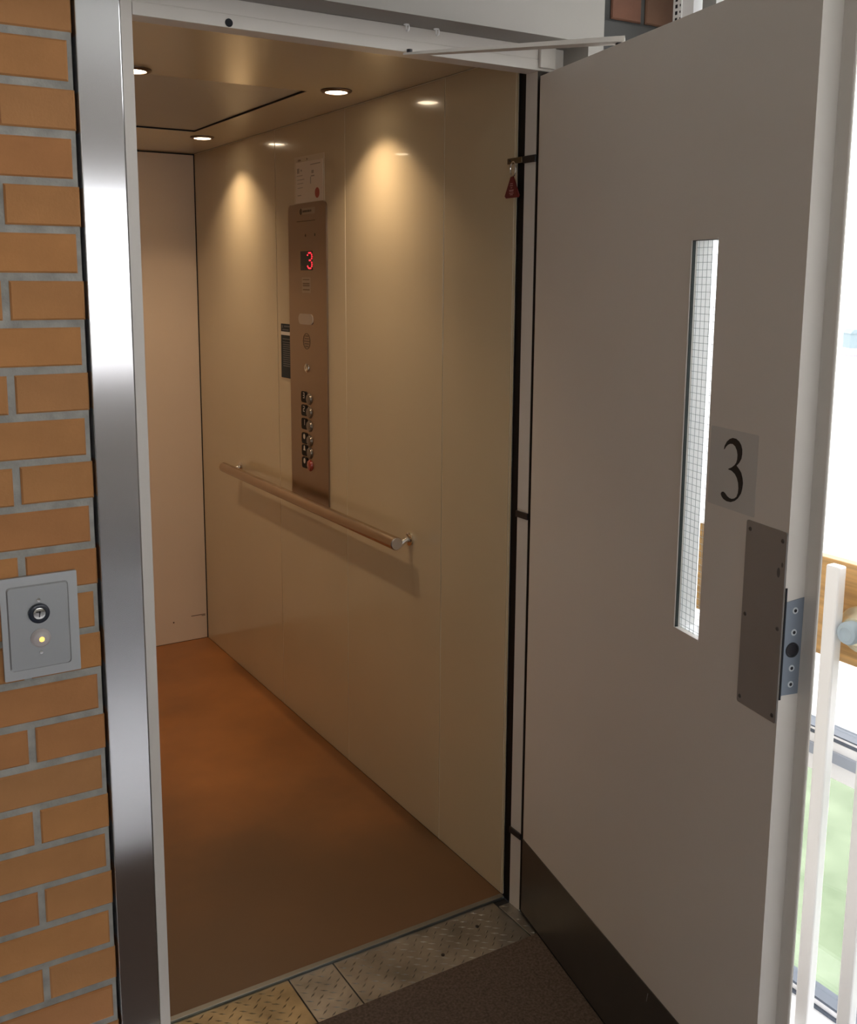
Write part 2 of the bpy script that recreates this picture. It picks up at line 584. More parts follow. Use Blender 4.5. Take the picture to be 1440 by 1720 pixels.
B('transom_bead', WINFRAME, (.002, .06, YW1, -.127, .607, .626), w1)
B('transom_gasket', WINGREY, (.004, .06, YW1, -.127, .626, .634), w1)
B('transom_bead', WINFRAME, (.004, .06, YW1, -.127, .634, .638), w1)
B('transom_gasket', WINGREY, (.006, .05, YW1, -.127, .638, .641), w1)
B('upper_transom', WINFRAME, (.0, .06, YW1, -.127, 2.055, 2.10), w1)
B('head_rail', WINFRAME, (0, .06, YW1, -.127, HZ - .05, HZ), w1)
B('upper_mullion', mat('shaded_window_mullion', (.30, .30, .29), .5), (-.004, .06, -.1985, -.158, 2.10, HZ - .05), w1)  # grey puts the mullion's shade into its colour
for yy in (YW1 + .05,):
    B('mullion', WINFRAME, (.0, .06, yy - .05, yy, 0, HZ - .05), w1)
B('pane', GLASS, (.028, .034, YW1, -.127, .641, 2.055), w1)
B('pane', GLASS, (.028, .034, YW1, -.127, .036, .545), w1)
B('pane', GLASS, (.028, .034, YW1, -.127, 2.10, HZ - .05), w1)

sl = empty('slotted_strip', (1.24, 0, 0))
tag(sl, 'white upright strip with a row of dark slots, between bricks and window', 'strip')
B('strip_plate', WHITEG, (-.0032, -.0002, -.0925, -.0665, 2.0, HZ - .002), sl)
bm = bmesh.new()
for k in range(50):
    z = 2.01 + k * .0145
    if z > HZ - .02:
        break
    box(bm, -.0036, -.0034, -.0805, -.0735, z, z + .008)
    box(bm, -.0036, -.0034, -.0905, -.0875, z + .002, z + .007)
finish(bm, 'slots', BLACK, sl, kind='stuff')

# ================================================================== lift entrance frame
fr = empty('trim_1', (0, 0, 0))
tag(fr, 'cream lift entrance frame with brushed stainless cladding on one side', 'door frame', kind='structure')
bm = bmesh.new()
box(bm, -.0985, -.021, -.0015, .05, -.005, 2.0895, .002)
o = finish(bm, 'cladding', STEEL, fr)
o['label'] = 'brushed stainless steel cladding strip'
bm = bmesh.new()
box(bm, -.0202, 0.0, -.001, .046, -.005, 2.086)
finish(bm, 'jamb', FRAMEP, fr)
bm = bmesh.new()
box(bm, .903, .944, .0035, .046, -.005, 2.039, .001)
finish(bm, 'jamb', FRAMEP, fr)
bm = bmesh.new()
box(bm, .0008, .944, -.002, .046, 2.039, 2.0612, .0008)
box(bm, .0008, .944, 0, .046, 2.0612, 2.0630)
box(bm, .0008, .944, -.001, .046, 2.0630, 2.0902, .0008)
finish(bm, 'head', FRAMEP, fr)
bm = bmesh.new()
prism(bm, disc(.1797, 2.0475, .0075, .0075, 20), plf(-.0018), .0012)
finish(bm, 'bolt_hole', DARK, fr)
# pale block at the hinge end of the head
B('head_end', FRAMEP, (.9005, .9440, -.010, -.0025, 2.044, 2.0895), fr, bev=.002)
for z in (1.8512, 1.0238, .2008):
    B('hinge_bar', BLACK, (.8975, .9028, -.001, .0455, z - .008, z + .008), fr, bev=.0015)
B('jamb_gap_shade', mat('jamb_gap_shade_brown', (.03, .02, .014), .7), (.9032, .944, .0012, .0033, 0, 2.038), fr)  # dark strip added in place of shade beside the hinge
B('jamb_side', FRAMEP, (.9442, .9715, -.0, .002, 0, 2.0895), fr)

# hook bar in front of the gap, with the ring and tag
hb = empty('hook_bar', (.8965, .07, 1.852))
tag(hb, 'small brown metal hook bar crossing the black gap by the lift wall', 'hook')
B('bar', mat('bronzed_metal', (.16, .12, .075), .35, metal=.8), (-.0012, .0030, -.0230, .0330, -.0068, .0068), hb, bev=.0015)
bm = bmesh.new()
cyl(bm, (-.0012, .021, .001), (-1, 0, 0), .0028, .001, 12)
finish(bm, 'screw', BLACK, hb)

kr = empty('key_ring', (.890, .0715, 1.845))
tag(kr, 'steel key ring with a red triangular tag, hanging beside the black gap', 'key ring')
bm = bmesh.new()
tube(bm, [(0, .0105 * math.cos(t), -.0125 + .0165 * math.sin(t)) for t in [2 * PI * k / 28 for k in range(29)]], .0016, 8)
finish(bm, 'ring', CHROME, kr, smooth=True)
bm = bmesh.new()
prism(bm, [(.0045, -.030), (-.0045, -.030), (-.0275, -.0725), (-.0245, -.0775), (.0215, -.0775), (.0265, -.0725)][::-1], lambda a, b, d: Vector((-d, a, b)), .0035)
t = finish(bm, 'tag', REDTAG, kr)
bm = bmesh.new()
for z, w in ((-.0455, .0045), (-.0500, .0052), (-.0550, .003), (-.0600, .0085), (-.0625, .0075), (-.0670, .008), (-.0705, .005)):
    box(bm, -.0041, -.0034, -w, w, z - .0007, z + .0007)
finish(bm, 'text_line', TAGTEXT, t, kind='stuff')

# cup hooks under the bulkhead
for i, (x, lab) in enumerate(((.5553, 'small white cup hook over the entrance, further from the door closer arm'),
                              (.6267, 'small white cup hook over the entrance, nearer the door closer arm'))):
    hk = empty('cup_hook', (x, -.012, 2.0905))
    tag(hk, lab, 'hook', 'cup hooks over the lift entrance')
    bm = bmesh.new()
    tube(bm, [(0, 0, 0), (0, 0, -.006)] + [(0, -.005 + .005 * math.cos(a), -.008 + .006 * -math.sin(a)) for a in [PI * k / 8 for k in range(9)]] + [(0, -.010, -.004)], .0017, 8)
    finish(bm, 'wire', WHITEG, hk, smooth=True)
    bm = bmesh.new()
    lathe(bm, (0, 0, 0), (0, 0, -1), [(0, 0), (.006, 0), (.006, .001), (.003, .0025), (0, .0025)], 16)
    finish(bm, 'collar', WHITEG, hk, smooth=True)

# ================================================================== sills
si = empty('trim_2', (0, 0, 0))
tag(si, 'worn tread plate sill between the lift floor and the carpet', 'sill', kind='structure')
plates = ((.002, .292, CHECKB), (.295, .405, CHECK), (.408, .866, CHECK), (.8695, .9025, CHECK))
for x0, x1, m in plates:
    y1 = .066 if x1 < .9 else .045
    p = B('tread_plate', m, (x0, x1, -.0953, y1, -.014, -.004), si, bev=.0006)
    bm = bmesh.new()
    y, row = -.086, 0
    while y < y1 - .006:
        x = x0 + .012 + (.014 if row % 2 else 0)
        while x < x1 - .012:
            a = .6 if (row + int((x - x0) / .028)) % 2 else -.6
            ca, sa = math.cos(a), math.sin(a)
            q = []
            for (u, v) in ((-.010, 0), (0, -.0026), (.010, 0), (0, .0026)):
                q.append(bm.verts.new((x + u * ca - v * sa, y + u * sa + v * ca, -.004)))
            c = bm.verts.new((x, y, -.0022))
            for k in range(4):
                bm.faces.new((q[k], q[(k + 1) % 4], c))
            x += .028
        y += .0155
        row += 1
    finish(bm, 'tread_bars', m, p, kind='stuff')
B('gap_shade_fill', BLACKP, (.9065, .935, .0465, .0752, -.006, 2.0905), fr)  # black fill stands in for the shade in the clearance gap
B('tread_plate', CHECK, (.9027, .958, -.0953, -.001, -.014, -.004), si)
B('filler', DARK, (.866, .903, .045, .066, -.02, -.006), si)
bm = bmesh.new()
cyl(bm, (.644, -.043, -.0045), (0, 0, 1), .0045, .0022, 16)
finish(bm, 'screw', BLACK, si)
bm = bmesh.new()
cyl(bm, (.775, .005, -.0045), (0, 0, 1), .0045, .0022, 16)
finish(bm, 'screw', BLACK, si)
o = B('trim_3', NOSE, (XL, XR - .002, .0665, .0815, -.02, .002), bev=.001)
tag(o, 'thin pale metal nosing along the front edge of the lift floor', 'trim', kind='structure')

# ================================================================== landing door (swung open)
TH = .1996
door = empty('door_1', (.9042, .0026, 0), math.atan2(-math.cos(TH), -math.sin(TH)))
tag(door, 'open cream landing door with a narrow wired glass panel and the number 3', 'door', kind='structure')
DW, DT, ZT = .905, .038, 2.0262
V0, V1, VZ0, VZ1 = .617, .690, .9548, 1.6488
bm = bmesh.new()
xs, zs = [.0105, V0, V1, DW], [.004, VZ0, VZ1, ZT]
for yy in (0, DT + .004):
    grid = [[bm.verts.new((x, yy, z)) for z in zs] for x in xs]
    for i in range(3):
        for j in range(3):
            if i == 1 and j == 1:
                continue
            bm.faces.new((grid[i][j], grid[i + 1][j], grid[i + 1][j + 1], grid[i][j + 1]))
    if yy == 0:
        g0 = grid
    else:
        g1 = grid


def quad(a, b):
    bm.faces.new((g0[a[0]][a[1]], g0[b[0]][b[1]], g1[b[0]][b[1]], g1[a[0]][a[1]]))


for i in range(3):
    quad((i, 0), (i + 1, 0))
    quad((i, 3), (i + 1, 3))
    quad((0, i), (0, i + 1))
    quad((3, i), (3, i + 1))
for a, b in (((1, 1), (2, 1)), ((2, 1), (2, 2)), ((2, 2), (1, 2)), ((1, 2), (1, 1))):
    quad(a, b)
finish(bm, 'door_leaf', DOORP, door)
# overlapping outer skin along the lock side
bm = bmesh.new()
prism(bm, [(DW - .0005, DT - .001), (DW + .002, DT - .0005), (DW + .005, DT), (DW + .026, DT), (DW + .028, DT + .0015), (DW + .028, DT + .004), (DW - .0005, DT + .004)],
      lambda a, b, d: Vector((a, b, .004 + d)), ZT - .004)
finish(bm, 'rebate_lip', DOORP, door)
# glazing
gz = B('wired_glass', WIREGLASS, (V0 + .001, V1 - .001, .0065, .0105, VZ0 + .001, VZ1 - .001), door)
bm = bmesh.new()
z = VZ0 + .006
while z < VZ1:
    box(bm, V0 + .001, V1 - .001, .0082, .0088, z, z + .0006)
    z += .0125
x = V0 + .008
while x < V1:
    box(bm, x, x + .0006, .0082, .0088, VZ0, VZ1)
    x += .0125
finish(bm, 'wire_grid', WIRE, gz, kind='stuff')
bm = bmesh.new()
box(bm, V0 - .0002, V0 + .0012, .0005, .0064, VZ0, VZ1)
box(bm, V0, V1, .0005, .0064, VZ1 - .0012, VZ1 + .0002)
finish(bm, 'gasket', GASKET, door)
bm = bmesh.new()
box(bm, V0 - .0005, V0 + .0006, .0108, .042, VZ0, VZ1)
box(bm, V0, V1, .0108, .042, VZ0 - .0005, VZ0 + .0006)
box(bm, V0, V1, .0108, .042, VZ1 - .0006, VZ1 + .0005)
finish(bm, 'lit_reveal_liner', WHITEG, door)  # added white liner, window light on the reveal put into its colour
bm = bmesh.new()
box(bm, V0 - .003, V0 - .0003, -.0016, .004, VZ0 - .003, VZ1)
box(bm, V0 - .003, V1, -.0016, .004, VZ0 - .003, VZ0 + .0003)
box(bm, V0 - .003, V1, -.0010, .003, VZ1 - .0002, VZ1 + .002)
finish(bm, 'glazing_bead', FRAMEP, door)

ins = lambda a, b, d: Vector((a, -d, b))          # on the door's inner face
bm = bmesh.new()
prism(bm, [(.0108, .005), (.893, .005), (.893, .2003), (.0108, .2003)], ins, .0018)
kp = finish(bm, 'kick_plate', KICK, door)
kp['label'] = 'dark stainless kick plate'
bm = bmesh.new()
prism(bm, [(.5865, .1885), (.5880, .1885), (.5835, .168), (.5828, .168)], lambda a, b, d: Vector((a, -.0018 - d, b)), .0003)
finish(bm, 'scratch', NICKEL, kp)
B('bottom_seal', DARK, (.006, .90, -.0022, .02, .0005, .0048), door)
B('hinge_gap_shade', mat('hinge_gap_shade_brown', (.035, .022, .014), .7), (.001, .0105, .004, .036, .004, 2.02), door)  # dark fill stands in for shade between jamb and door

bm = bmesh.new()
prism(bm, rrect(.806, .9035, .8893, 1.1993, .004), ins, .0016)
pp = finish(bm, 'push_plate', STEEL_D, door)
for s, z in ((.8155, 1.1857), (.894, 1.1842), (.8145, 1.0429), (.894, 1.0434), (.8131, .9005), (.894, .9003)):
    bm = bmesh.new()
    lathe(bm, (s, -.0016, z), (0, -1, 0), [(.0036, 0), (.0030, .0008), (.0012, .0010), (.0012, .0002), (0, .0002)], 14)
    finish(bm, 'screw', mat('plate_screw', (.12, .12, .12), .35, metal=.8), pp, smooth=True)
bm = bmesh.new()
prism(bm, disc(.889, 1.133, .0035, .008, 14), lambda a, b, d: Vector((a, -.0016 - d, b)), .0002)
prism(bm, disc(.8965, 1.147, .0022, .004, 14), lambda a, b, d: Vector((a, -.0016 - d, b)), .0002)
finish(bm, 'smudge', mat('dark_smudge', (.10, .10, .10), .6), pp)

# number
bm = bmesh.new()
prism(bm, rrect(.697, .8218, 1.2050, 1.3385, .003), ins, .0003)
st = finish(bm, 'number_sticker', STICKER, door)
THREE = [(0.7352, 1.3028), (0.7365, 1.3091), (0.742, 1.3171), (0.7486, 1.322), (0.7562, 1.3251), (0.7657, 1.325), (0.7737, 1.3219), (0.7792, 1.3168), (0.7827, 1.3097), (0.7831, 1.3022), (0.7817, 1.2944), (0.7767, 1.287), (0.7704, 1.281), (0.7768, 1.2772), (0.7832, 1.2718), (0.7873, 1.2638), (0.7892, 1.2555), (0.7883, 1.2465), (0.7854, 1.2372), (0.7785, 1.2281), (0.7704, 1.222), (0.7602, 1.2179), (0.7497, 1.2172), (0.7406, 1.2192), (0.7349, 1.2231), (0.7327, 1.2266), (0.7351, 1.2305), (0.7395, 1.2316), (0.7441, 1.23), (0.7498, 1.2261), (0.7562, 1.2241), (0.7623, 1.2239), (0.7691, 1.226), (0.7749, 1.2301), (0.7777, 1.2368), (0.7784, 1.2446), (0.7767, 1.2542), (0.773, 1.2612), (0.7673, 1.2667), (0.7583, 1.2706), (0.7495, 1.2712), (0.7494, 1.2723), (0.7578, 1.276), (0.7652, 1.2812), (0.7691, 1.2857), (0.7712, 1.2915), (0.7716, 1.2992), (0.769, 1.3065), (0.7642, 1.3123), (0.7579, 1.3151), (0.751, 1.3146), (0.7451, 1.3121), (0.7401, 1.308), (0.7369, 1.3036)]
bm = bmesh.new()
prism(bm, THREE, lambda a, b, d: Vector((a, -.0003 - d, b)), .0004)
finish(bm, 'digit', BLACKINK, st)['label'] = 'black serif number 3'

# lock plate in the free edge
edge = lambda a, b, d: Vector((DW + d, a, b))
bm = bmesh.new()
prism(bm, [(.0035, .937), (.0355, .937), (.0365, 1.0945), (.0035, 1.0895)], edge, .0012)
lk = finish(bm, 'lock_plate', LOCKM, door)
B('lock_seam', DARK, (DW - .0004, DW + .0014, .0002, .0034, .930, 1.112), door)
for z in (1.0745, 1.0392, .9805, .9540):
    bm = bmesh.new()
    lathe(bm, (DW + .0012, .0205, z), (1, 0, 0), [(.0054, 0), (.0052, .0007), (.0028, .0008), (.0024, .0002), (0, .0002)], 20)
    sc = finish(bm, 'screw', NICKEL, lk, smooth=True)
    sc.data.materials.append(BLACK)
    for p in sc.data.polygons:
        if max((Vector((0, sc.data.vertices[i].co.y - .0205, sc.data.vertices[i].co.z - z))).length for i in p.vertices) < .0029:
            p.material_index = 1
bm = bmesh.new()
lathe(bm, (DW + .0012, .0195, 1.0105), (1, 0, 0), [(.0125, 0), (.0120, .0012), (.0098, .0012), (.0092, .0001), (0, .0001)], 28)
finish(bm, 'bolt_hole', BLACK, lk, smooth=True)

# door closer arm across the top
ca = empty('door_closer_arm', (.5583, -.006, 2.040))
tag(ca, 'thin white door closer arm reaching from the entrance head over the open door', 'closer arm')
p0 = Vector((.5583, -.008, 2.0335))
ts = Vector((-math.sin(TH), -math.cos(TH), 0))
tn = Vector((math.cos(TH), -math.sin(TH), 0))
p1 = Vector((.9042, .0026, 0)) + ts * .31 + tn * .034 + Vector((0, 0, 2.043))
d = (p1 - p0)
L = d.length
d.normalize()
side = d.cross(Vector((0, 0, 1))).normalized()
bm = bmesh.new()


def arm_pt(a, b, c):
    return p0 + d * a + side * b + Vector((0, 0, c)) - ca.location


ring0 = []
for a, hw, hh in ((-.006, .006, .002), (.03, .009, .0028), (L * .55, .0135, .0040), (L - .02, .016, .0050), (L, .0155, .0050)):
    ring0.append([bm.verts.new(arm_pt(a, sx * hw, sz * hh)) for sx, sz in ((-1, -1), (1, -1), (1, 1), (-1, 1))])
for A, Bq in zip(ring0, ring0[1:]):
    for k in range(4):
        bm.faces.new((A[k], A[(k + 1) % 4], Bq[(k + 1) % 4], Bq[k]))
bm.faces.new(ring0[0][::-1])
bm.faces.new(ring0[-1])
finish(bm, 'arm', FRAMEP, ca)
bm = bmesh.new()
cyl(bm, arm_pt(.006, 0, .002), (0, 0, 1), .006, .007, 16)
finish(bm, 'pivot', BLACK, ca)
bm = bmesh.new()
cyl(bm, arm_pt(L - .01, 0, -.0145), (0, 0, 1), .008, .012, 16)
finish(bm, 'pivot', BLACK, ca)

# ================================================================== handrail in the car
hr = empty('handrail', (.842, 1.21, .8457))
tag(hr, 'satin metal tube handrail on two brackets below the lift button panel', 'handrail')
y0, y1 = .524 - 1.21, 1.8976 - 1.21
bm = bmesh.new()
lathe(bm, (0, y0, 0), (0, 1, 0), [(0, 0), (.0175, 0), (.019, .0015), (.019, y1 - y0 - .0015), (.0175, y1 - y0), (0, y1 - y0)], 32)
finish(bm, 'tube', RAILM, hr, smooth=True)
bm = bmesh.new()
lathe(bm, (0, y0 - .0012, 0), (0, 1, 0), [(0, 0), (.0165, 0), (.0175, .0012)], 32)
finish(bm, 'end_cap', STEEL, hr, smooth=True)
for yy in (y0 + .030, y1 - .030):
    bm = bmesh.new()
    tube(bm, [(.004, yy, -.012), (.014, yy, -.018), (.024, yy, -.016), (.034, yy, -.008), (.044, yy, -.002), (.059, yy, 0)], .0080, 12)
    br = finish(bm, 'bracket', CHROME, hr, smooth=True)
    bm = bmesh.new()
    lathe(bm, (.0605, yy, 0), (-1, 0, 0), [(0, 0), (.019, 0), (.019, .004), (.016, .006), (0, .006)], 24)
    finish(bm, 'flange', CHROME, br, smooth=True)

# ================================================================== control panel
cp = empty('control_panel', (XR, 1.215, .815))
tag(cp, 'tall brushed stainless lift control panel with a red floor display', 'control panel')
CPX, CPY, CPZ = XR, 1.215, .815


def cput(base):
    return lambda a, b, d: Vector((-base - d, a - CPY, b - CPZ))


bm = bmesh.new()
prism(bm, rrect(1.0715, 1.3620, .815, 1.8240, .020, corners=(1, 1, 0, 0)), cput(0), .006)
finish(bm, 'face_plate', STEEL_P, cp)
T = .006
bm = bmesh.new()
prism(bm, rrect(1.1720, 1.2650, 1.6085, 1.6705, .002), cput(T), .0008)
ds = finish(bm, 'display', DISPLAY, cp)
bm = bmesh.new()
yc_, zc_ = 1.1955, 1.6395
for (a, b) in ((-.4, 4), (.5, 4), (1.3, 4), (-1.5, 2.9), (2.2, 3.1), (2.4, 2.1), (2.2, 1.1), (1.0, .15), (.2, .15), (2.2, -1.0), (2.4, -2.0), (2.2, -3.0), (-1.5, -2.9), (-.9, -3.6), (-.2, -4), (.5, -4), (1.3, -4)):
    prism(bm, disc(yc_ - a * .0085, zc_ + b * .0062, .0042, .0028, 10), cput(T + .0008), .0006)
finish(bm, 'digit', LED, ds)['label'] = 'red dotted digit 3'
bm = bmesh.new()
prism(bm, rrect(1.150, 1.272, 1.7890, 1.8090, .0025), cput(T), .0004)
npl = finish(bm, 'nameplate', LABELM, cp)
bm = bmesh.new()
prism(bm, disc(1.2580, 1.7985, .0095, .0105, 20), cput(T + .0004), .0004)
for k, (a, w) in enumerate(((1.2380, .007), (1.2270, .006), (1.2160, .0075), (1.2040, .006), (1.1930, .0075), (1.1810, .006))):
    prism(bm, [(a - w * .62, 1.7955), (a + w * .62, 1.7955), (a + w * .62, 1.8020), (a - w * .62, 1.8020)], cput(T + .0004), .0004)
finish(bm, 'emblem', ENGRAVE, npl)
bm = bmesh.new()
prism(bm, [(1.150, 1.7665), (1.292, 1.7665), (1.292, 1.7685), (1.150, 1.7685)], cput(T), .0002)
for a, b in ((1.2245, 1.7210), (1.1530, 1.7215)):
    prism(bm, disc(a, b, .0045, .005, 12), cput(T), .0002)
finish(bm, 'engraving', ENGRAVE, cp)
bm = bmesh.new()
prism(bm, rrect(1.190, 1.256, 1.535, 1.585, .002), cput(T), .0003)
lb = finish(bm, 'capacity_label', LABELM, cp)
bm = bmesh.new()
for z, h in ((1.578, .003), (1.5650, .0045), (1.5585, .0045), (1.5450, .0040)):
    prism(bm, [(1.197, z - h / 2), (1.249, z - h / 2), (1.249, z + h / 2), (1.197, z + h / 2)], cput(T + .0003), .0002)
finish(bm, 'print', mat('label_print', (.19, .13, .085), .6), lb, kind='stuff')
bm = bmesh.new()
prism(bm, rrect(1.172, 1.284, 1.4305, 1.4655, .0170, 8), cput(T), .0024)
finish(bm, 'emergency_lens', LENSM, cp)
bm = bmesh.new()
ROWS = [(-2, 3), (-1, 4), (0, 5), (1, 4), (2, 3)]
for r_, n in ROWS:
    for k in range(n):
        prism(bm, disc(1.2245 + (k - (n - 1) / 2) * .0085, 1.375 + r_ * .0085, .0027, .0027, 8), cput(T), .0003)
finish(bm, 'speaker_holes', ENGRAVE, cp, kind='stuff')
bm = bmesh.new()
tube(bm, [(-T - .0005, 1.2245 - CPY + .026 * math.cos(t), 1.375 - CPZ + .026 * math.sin(t)) for t in [2 * PI * k / 32 for k in range(33)]], .0009, 6)
finish(bm, 'speaker_ring', ENGRAVE, cp, smooth=True)
bm = bmesh.new()
lathe(bm, (-T, 1.2238 - CPY, 1.2860 - CPZ), (-1, 0, 0), [(.0150, 0), (.0145, .004), (.0110, .0065), (.0085, .0060), (0, .0060)], 24)
ks = finish(bm, 'key_switch', CHROME, cp, smooth=True)
B('key_slot', BLACK, (-T - .0064, -T - .0058, 1.2228 - CPY, 1.2248 - CPY, 1.281 - CPZ, 1.291 - CPZ), ks)


def seg_digit(bm, ch, ya, zb, w, h, base):
    """thin raised tactile mark; ya is the left side as seen (y runs leftwards)"""
    t = .0022
    segs = {'a': (0, w, h - t, h), 'g': (0, w, h / 2 - t / 2, h / 2 + t / 2), 'd': (0, w, 0, t), 'f': (0, t, h / 2, h), 'e': (0, t, 0, h / 2), 'b': (w - t, w, h / 2, h), 'c': (w - t, w, 0, h / 2)}
    for s in {'3': 'abgcd', '2': 'abged', '1': 'bc'}[ch]:
        a0, a1, b0, b1 = segs[s]
        prism(bm, [(ya - a0, zb + b0), (ya - a1, zb + b0), (ya - a1, zb + b1), (ya - a0, zb + b1)], cput(base), .0006)


for z, mk in ((1.1860, '3'), (1.1405, '2'), (1.0945, '1'), (1.0445, 'o'), (1.0030, 'bell'), (.9605, 'o')):
    bm = bmesh.new()
    red = (z < .97)
    lathe(bm, (-T, 1.2090 - CPY, z - .004 - CPZ), (-1, 0, 0), [(.0205, 0), (.0200, .002), (.0175, .0026), (.0165, .0055), (.0120, .0066), (0, .0068)], 24)
    fb = finish(bm, 'floor_button', BUTTONR if red else BUTTONM, cp, smooth=True)
    if red:
        fb['label'] = 'red alarm button'
    bm = bmesh.new()
    prism(bm, rrect(1.2265, 1.2690, z - .0185, z + .0190, .0085, 5), cput(T), .0035)
    pl_ = finish(bm, 'tactile_plate', BLACKP, fb)
    bm = bmesh.new()
    if mk in '123':
        seg_digit(bm, mk, 1.2525, z - .004, .0105, .019, T + .0035)
    elif mk == 'o':
        prism(bm, disc(1.2475, z + .0065, .0075, .009, 14), cput(T + .0035), .0006)
    else:
        prism(bm, [(1.2560, z), (1.2390, z), (1.2425, z + .006), (1.2435, z + .014), (1.2475, z + .0175), (1.2515, z + .014), (1.2525, z + .006)], cput(T + .0035), .0006)
    finish(bm, 'symbol', mat('white_symbol', (.70, .62, .55), .5), fb)

# certificate above the panel
pn = empty('certificate_notice', (XR, 1.20, 1.82))
tag(pn, 'paper certificate with a red seal in a clear sleeve above the control panel', 'notice')
cq = lambda base: (lambda a, b, d: Vector((-base - d, a - 1.20, b - 1.82)))
bm = bmesh.new()
prism(bm, [(1.088, 1.8265), (1.3180, 1.8265), (1.3140, 1.9765), (1.0895, 1.9725)], cq(.0003), .0009)
slv = finish(bm, 'sleeve', SLEEVE, pn)
bm = bmesh.new()
prism(bm, [(1.098, 1.827), (1.306, 1.827), (1.303, 1.9585), (1.099, 1.9545)], cq(.0012), .0006)
pa = finish(bm, 'paper', PAPER, pn)
bm = bmesh.new()
prism(bm, disc(1.1405, 1.8530, .0170, .0165, 24), cq(.0018), .0002)
finish(bm, 'seal', SEALRED, pa)['label'] = 'red round seal'
bm = bmesh.new()
for a0, a1, z, h in ((1.275, 1.293, 1.931, .016), (1.255, 1.265, 1.931, .006), (1.165, 1.182, 1.921, .010), (1.186, 1.192, 1.895, .022), (1.160, 1.186, 1.908, .004), (1.250, 1.296, 1.915, .002),
                     (1.236, 1.292, 1.902, .002), (1.245, 1.292, 1.890, .002), (1.250, 1.290, 1.876, .002), (1.262, 1.290, 1.852, .003), (1.115, 1.190, 1.944, .003)):
    prism(bm, [(a0, z - h / 2), (a1, z - h / 2), (a1, z + h / 2), (a0, z + h / 2)], cq(.0018), .0001)
finish(bm, 'print', PRINT, pa, kind='stuff')
for a, w in ((1.272, .010), (1.214, .004)):
    bm = bmesh.new()
    prism(bm, [(a - w, 1.9610), (a + w, 1.9610), (a + w, 1.9675), (a - w, 1.9660)], cq(.0012), .0016)
    finish(bm, 'sleeve_clip', CHROME, slv)

# slate notice behind the panel
sg = empty('lift_notice', (XR, 1.40, 1.237))
tag(sg, 'narrow slate-blue notice with a white band beside the control panel', 'notice')
sq = lambda base: (lambda a, b, d: Vector((-base - d, a - 1.40, b - 1.237)))
bm = bmesh.new()
prism(bm, [(1.364, 1.237), (1.4485, 1.237), (1.4465, 1.4255), (1.364, 1.4255)], sq(.0003), .0018)
pb = finish(bm, 'board', NOTICE, sg)
bm = bmesh.new()
prism(bm, [(1.366, 1.3865), (1.4465, 1.3865), (1.4465, 1.3985), (1.366, 1.3985)], sq(.0021), .0003)
finish(bm, 'white_band', NOTICEW, pb)
bm = bmesh.new()
for a0, a1, z, h in ((1.368, 1.420, 1.417, .005), (1.430, 1.438, 1.416, .010), (1.380, 1.434, 1.405, .004), (1.368, 1.434, 1.373, .004), (1.368, 1.434, 1.362, .003)) + tuple((1.372, 1.432, 1.354 - k * .0075, .0035) for k in range(11)):
    prism(bm, [(a0, z - h / 2), (a1, z - h / 2), (a1, z + h / 2), (a0, z + h / 2)], sq(.0021), .0003)
finish(bm, 'text_line', NOTICET, pb, kind='stuff')

# ================================================================== ceiling downlights
LABS = {(.7562, .7092): 'lit downlight in the lift ceiling before the recessed field, above the seamed side wall',
        (.7584, 1.8006): 'lit downlight in the lift ceiling at the corner behind the recessed field',
        (.2080, .7239): 'lit downlight in the lift ceiling half hidden by the entrance jamb',
        (.2080, 1.8006): 'lit downlight at the back of the lift ceiling, hidden behind the entrance jamb'}
ld = bpy.data.lights.new('halogen_beam', 'SPOT')
ld.energy = LAMP_W
ld.color = LAMP_COL
ld.spot_size = math.radians(118)
ld.spot_blend = .3
ld.shadow_soft_size = .022
# reflector profile: strong on the axis, weak towards the rim of the beam
ld.use_nodes = True
nt = ld.node_tree
em = nt.nodes['Emission']
gm = nt.nodes.new('ShaderNodeNewGeometry')
sp_ = nt.nodes.new('ShaderNodeSeparateXYZ')
ab = nt.nodes.new('ShaderNodeMath')
ab.operation = 'ABSOLUTE'
mr = nt.nodes.new('ShaderNodeMapRange')
for k, v in (('From Min', .50), ('From Max', 1.0), ('To Min', 0.0), ('To Max', 1.0)):
    mr.inputs[k].default_value = v
nt.links.new(gm.outputs['Incoming'], sp_.inputs[0])
nt.links.new(sp_.outputs['Z'], ab.inputs[0])
nt.links.new(ab.outputs[0], mr.inputs['Value'])
sq = nt.nodes.new('ShaderNodeMath')
sq.operation = 'POWER'
sq.inputs[1].default_value = 1.4
ma = nt.nodes.new('ShaderNodeMath')
ma.operation = 'MULTIPLY_ADD'
ma.inputs[1].default_value = .92
ma.inputs[2].default_value = .08
nt.links.new(mr.outputs['Result'], sq.inputs[0])
nt.links.new(sq.outputs[0], ma.inputs[0])
nt.links.new(ma.outputs[0], em.inputs['Strength'])
first = None
for (x, y), lab in LABS.items():
    if first is None:
        dl = empty('downlight', (x, y, ZC))
        bm = bmesh.new()
        lathe(bm, (0, 0, 0), (0, 0, -1), [(.043, 0), (.043, .003), (.038, .0065), (.031, .0065), (.031, .001), (0, .001)], 36)
        finish(bm, 'ring', LAMPRING, dl, smooth=True)
        bm = bmesh.new()
        lathe(bm, (0, 0, -.0015), (0, 0, -1), [(0, .0062), (.012, .006), (.024, .0052), (.0295, .0038), (.0295, 0), (0, 0)], 36)
        finish(bm, 'lens', LAMPGLASS, dl, smooth=True)
        first = dl
    else:
        dl = copy_tree(first)
        dl.location = (x, y, ZC)
    tag(dl, lab, 'downlight', 'downlights in the lift ceiling')
    lo = bpy.data.objects.new('halogen_beam', ld)
    lo.location = (x, y, ZC - .016)
    COL.objects.link(lo)

